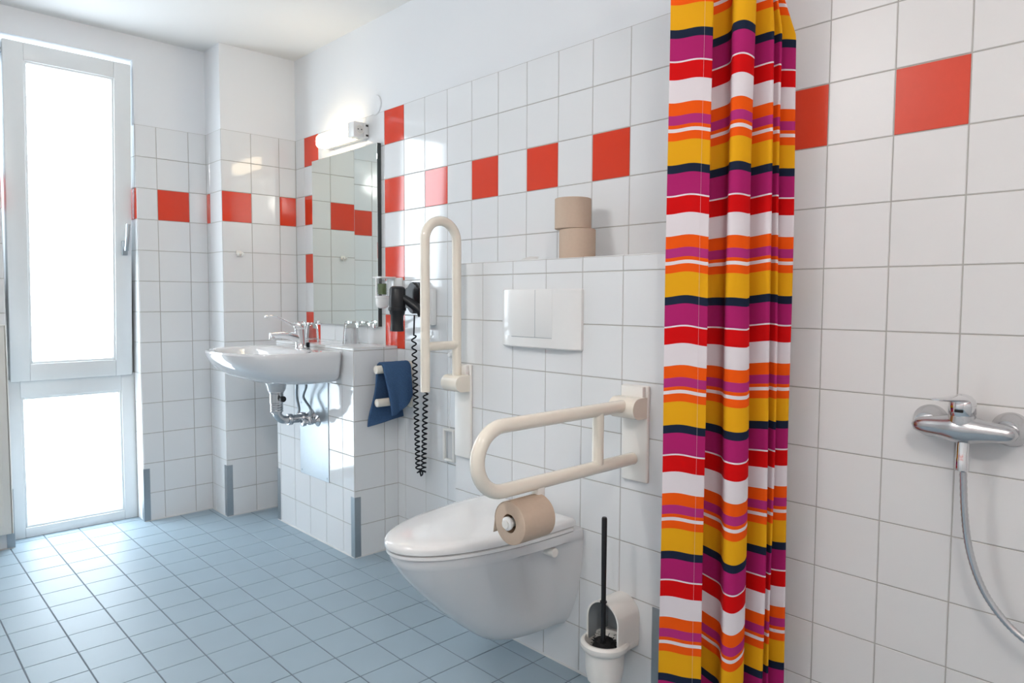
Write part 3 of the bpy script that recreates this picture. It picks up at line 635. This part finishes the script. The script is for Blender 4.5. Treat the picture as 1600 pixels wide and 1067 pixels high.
# ------------------------------------------------------------------ shower curtain
t = thing('shower_curtain', 'colourful striped shower curtain hanging gathered between toilet and shower', 'shower curtain', (2.67, -.22, .1))
p0 = Vector((2.566, -.340, 0)); p1 = Vector((2.772, -.100, 0)); sdir = (p1 - p0).normalized(); ddir = Vector((sdir.y, -sdir.x, 0))
plan = [(.000, .000), (.045, .012), (.090, .018), (.099, .014), (.090, -.020), (.094, -.052), (.124, -.062), (.150, -.050), (.157, -.028), (.149, .004), (.145, .024), (.156, .034), (.174, .036), (.194, .030), (.201, .018), (.193, -.012), (.200, -.032), (.216, -.028), (.232, -.004), (.248, .010), (.257, .004), (.251, -.026), (.258, -.040), (.268, -.028), (.276, -.010), (.2825, -.014), (.277, -.038), (.284, -.048), (.300, -.030), (.318, -.018), (.323, -.026), (.320, -.050)]
pl = [Vector((a, b, 0)) for a, b in plan]; pl = smooth_path(pl, 6)
L = [0]
for a, b in zip(pl, pl[1:]): L.append(L[-1] + (b - a).length)
seq = [('navy', .063), ('magenta', .165), ('white', .012), ('red', .128), ('white', .169), ('orange', .095), ('purple', .070), ('orange', .027), ('white', .027), ('orange', .063), ('yellow', .181)]
PER = .3105; ZN = 1.118      # top of a navy band
names = ['navy', 'magenta', 'white', 'red', 'orange', 'purple', 'yellow']
cuts = []; z = ZN + 3 * PER
ztop, zbot = 1.985, .10
while z > zbot - PER:
    for nm, fr in seq:
        zb = z - fr * PER
        a, b = min(z, ztop), max(zb, zbot)
        if a > b + 1e-5: cuts.append((a, b, nm))
        z = zb
bm = B(); lines = [cuts[0][0]]; mats = []
for a, b, nm in cuts:
    k = max(1, int(math.ceil((a - b) / .016)))
    for j in range(k): lines.append(a - (a - b) * (j + 1) / k); mats.append(names.index(nm))
def cpt(i, z):
    p = pl[i]; u = i / (len(pl) - 1); h = (ztop - z) / (ztop - zbot)
    # folds narrow to the rail at the top, drift lower down
    amp = .92 + .25 * h; s_ = p.x + .006 * math.sin(7 * h + u * 5) * u * (1 - u) * 2; d = p.y * amp + .0035 * math.sin(11 * h + u * 17)
    s_ = s_ * (.965 + .05 * h)
    if p.x > .24: s_ -= max(0, .125 - h) * .6 * (p.x - .24) / .075
    g1 = math.exp(-((p.x - .155) / .045) ** 2)
    sag = g1 * (.062 * max(0, h - .25) ** 1.6 - .018 * max(0, 1 - h * 3)) + .010 * max(0, 1 - h * 3) * max(0, p.x - .24) / .07 - .010 * h * min(1, max(0, (p.x - .192) / .014)) + .003 * math.sin(p.x * 60 + h * 4)
    q = p0 + sdir * s_ + ddir * d; return Vector((q.x, q.y, z - sag))
G = [[bm.verts.new(cpt(i, z)) for i in range(len(pl))] for z in lines]
for r in range(len(lines) - 1):
    for i in range(len(pl) - 1):
        f = bm.faces.new((G[r][i], G[r + 1][i], G[r + 1][i + 1], G[r][i + 1])); f.material_index = mats[r]
obj('curtain_cloth', bm, ['c_' + n for n in names], t, smooth=True)
# seam stitches along the hem of the near edge
bm = B(); sp = []
k = 0
while L[k] < .072: k += 1
for z in lines: q = cpt(k, z); sp.append(q + ddir * .0008)
tube(bm, sp, .0002, 4); obj('hem_seam', bm, 'c_white', t)
for k in range(7):
    f = .01 + k * .048; q = p0 + sdir * f; bm = B()
    tube(bm, arc((q.x, q.y, 2.0), .016, 0, 2 * PI * .98, sdir.cross(Vector((0, 0, 1))), (0, 0, 1), 18), .0018, 8); obj('ring', bm, 'whitep', t, smooth=True)
t = thing('curtain_rail', 'white shower curtain rail above the gathered curtain', 'curtain rail', (2.78, -.09, 2.0))
e = p0 - sdir * .75; wl = p1 + sdir * .13
bm = B(); cyl(bm, (e.x, e.y, 2.006), (wl.x, -.002, 2.006), .0095, 20); obj('rod', bm, 'whitep', t, smooth=True)
bm = B(); lathe(bm, [(.028, 0), (.028, .004), (.016, .012), (.012, .03)], (wl.x, -.0018, 2.006), (0, -1, 0), 28); obj('flange', bm, 'whitep', t, smooth=True)
bm = B(); cyl(bm, (e.x + .01, e.y, 2.006), (e.x + .01, e.y, CZ - .001), .006, 16); obj('ceiling_stay', bm, 'whitep', t, smooth=True)

# ------------------------------------------------------------------ shower mixer
mx, mz, my = 3.124, .842, -.062
t = thing('shower_mixer', 'chrome single-lever shower mixer on the tiled wall at the right edge', 'shower mixer', (mx, 0, mz))
for q in (-.075, .075):
    bm = B(); lathe(bm, [(.036, 0), (.036, .006), (.033, .014), (.026, .028), (.022, .036), (.022, .044)], (mx + q, -.0018, mz), (0, -1, 0), 40); obj('wall_rose', bm, 'satin', t, smooth=True)
bm = B(); P = []; rs = []
for i in range(33):
    u = i / 32 * 2 - 1; x = mx + u * .098; yy = my + .006 * abs(u) ** 2; zz = mz - .004 + .002 * (1 - u * u)
    P.append((x, yy, zz)); e_ = (1 - min(1, abs(u)) ** 6) ** .5; rs.append(max(.002, (.0205 + .0105 * math.exp(-(u / .36) ** 2)) * e_))
tube(bm, P, .02, 28, rs=rs)
lathe(bm, [(.028, -.01), (.028, .010), (.0255, .024), (.0245, .030)], (mx, my, mz), (0, -.12, 1), 36); obj('mixer_body', bm, 'satin', t, smooth=True)
bm = B(); lathe(bm, [(.0245, 0), (.0258, .003), (.0258, .020), (.0235, .030), (.017, .038), (.008, .042), (.001, .043)], (mx, my - .002, mz + .030), (0, -.15, 1), 36)
prof = [(-.012, .058, .012, .006), (.0, .060, .020, .010), (.02, .062, .020, .009), (.04, .064, .0175, .007), (.06, .0655, .015, .0055), (.080, .067, .0135, .0045), (.104, .069, .012, .0035), (.120, .070, .008, .0022)]
rr = []
for d, h, w_, th in prof: rr.append([Vector((mx - .16 * max(0, d) + w_ * math.cos(q), my - d, mz + h + th * math.sin(q))) for q in [2 * PI * k / 20 for k in range(20)]])
ring_loft(bm, rr); obj('lever', bm, 'chrome', t, smooth=True)
bm = B(); box(bm, mx - .008, mx + .008, my - .031, my - .026, mz + .036, mz + .042, .001); obj('indicator', bm, 'dark', t)
bm = B(); lathe(bm, [(.012, -.022), (.012, -.032), (.0125, -.034), (.0125, -.062), (.0135, -.064), (.0135, -.088), (.010, -.091)], (mx + .004, my - .004, mz), (0, 0, 1), 28); obj('outlet', bm, 'chrome', t, smooth=True)
# hose and hand shower
t = thing('hand_shower', 'silver shower hose curving down from the mixer outlet', 'shower hose', (mx, my, .4))
hp = smooth_path([(mx + .006, my - .004, mz - .085), (mx + .012, my - .004, .665), (mx + .024, my - .004, .586), (mx + .047, my - .002, .517), (mx + .080, my, .466), (mx + .125, my, .428), (mx + .20, my, .395), (mx + .28, my, .41), (mx + .345, my, .50), (mx + .39, my, .60), (mx + .41, my, .90), (mx + .41, my, 1.20), (mx + .41, my - .01, 1.38)], 14)
bm = B(); tube(bm, hp, .0072, 14, rs=[.0074 if i % 2 else .0066 for i in range(len(hp))]); obj('hose', bm, 'satin', t, smooth=True)
bm = B(); tube(bm, smooth_path([(mx + .41, my - .008, 1.37), (mx + .41, my - .015, 1.48), (mx + .41, my - .035, 1.56)], 6), .011, 16); lathe(bm, [(.012, 0), (.035, .010), (.042, .022), (.040, .027), (.002, .028)], (mx + .41, my - .03, 1.575), (0, -.9, -.45), 32); obj('handset', bm, 'chrome', t, smooth=True)
t = thing('shower_holder', 'chrome wall bracket for the hand shower', 'shower holder', (mx + .41, 0, 1.40))
bm = B(); lathe(bm, [(.022, 0), (.022, .006), (.012, .012), (.011, .045)], (mx + .41, -.0018, 1.41), (0, -1, 0), 24); obj('stem', bm, 'chrome', t, smooth=True)
bm = B(); lathe(bm, [(.0155, -.016), (.0185, -.014), (.0185, .014), (.0155, .016)], (mx + .41, my - .012, 1.41), (0, 0, 1), 24, False, False); obj('cradle', bm, 'chrome', t, smooth=True)

# ------------------------------------------------------------------ fill lamps added to light the room (out of the frame)
for (px, py, pz), lb, lm in ((FILL_P, 'added opal fill lamp over the middle of the room', 'lamp'), (FILL_Q, 'added opal fill lamp near the shower', 'fill_warm')):
    t = thing('fill_lamp', lb, 'fill lamp', (px, py, CZ), 'added fill lamps')
    bm = B(); lathe(bm, [(.10, 0), (.10, -.012), (.095, -.016)], (px, py, CZ - .0005), (0, 0, 1), 40); obj('base', bm, 'whitep', t, smooth=True)
    bm = B(); cyl(bm, (px, py, CZ - .016), (px, py, pz + .098), .012, 16); obj('stem', bm, 'whitep', t, smooth=True)
    bm = B(); lathe(bm, [(.10 * math.sin(PI * k / 16) + .0005, .10 * math.cos(PI * k / 16)) for k in range(17)], (px, py, pz), (0, 0, 1), 32); obj('opal_globe', bm, lm, t, smooth=True)
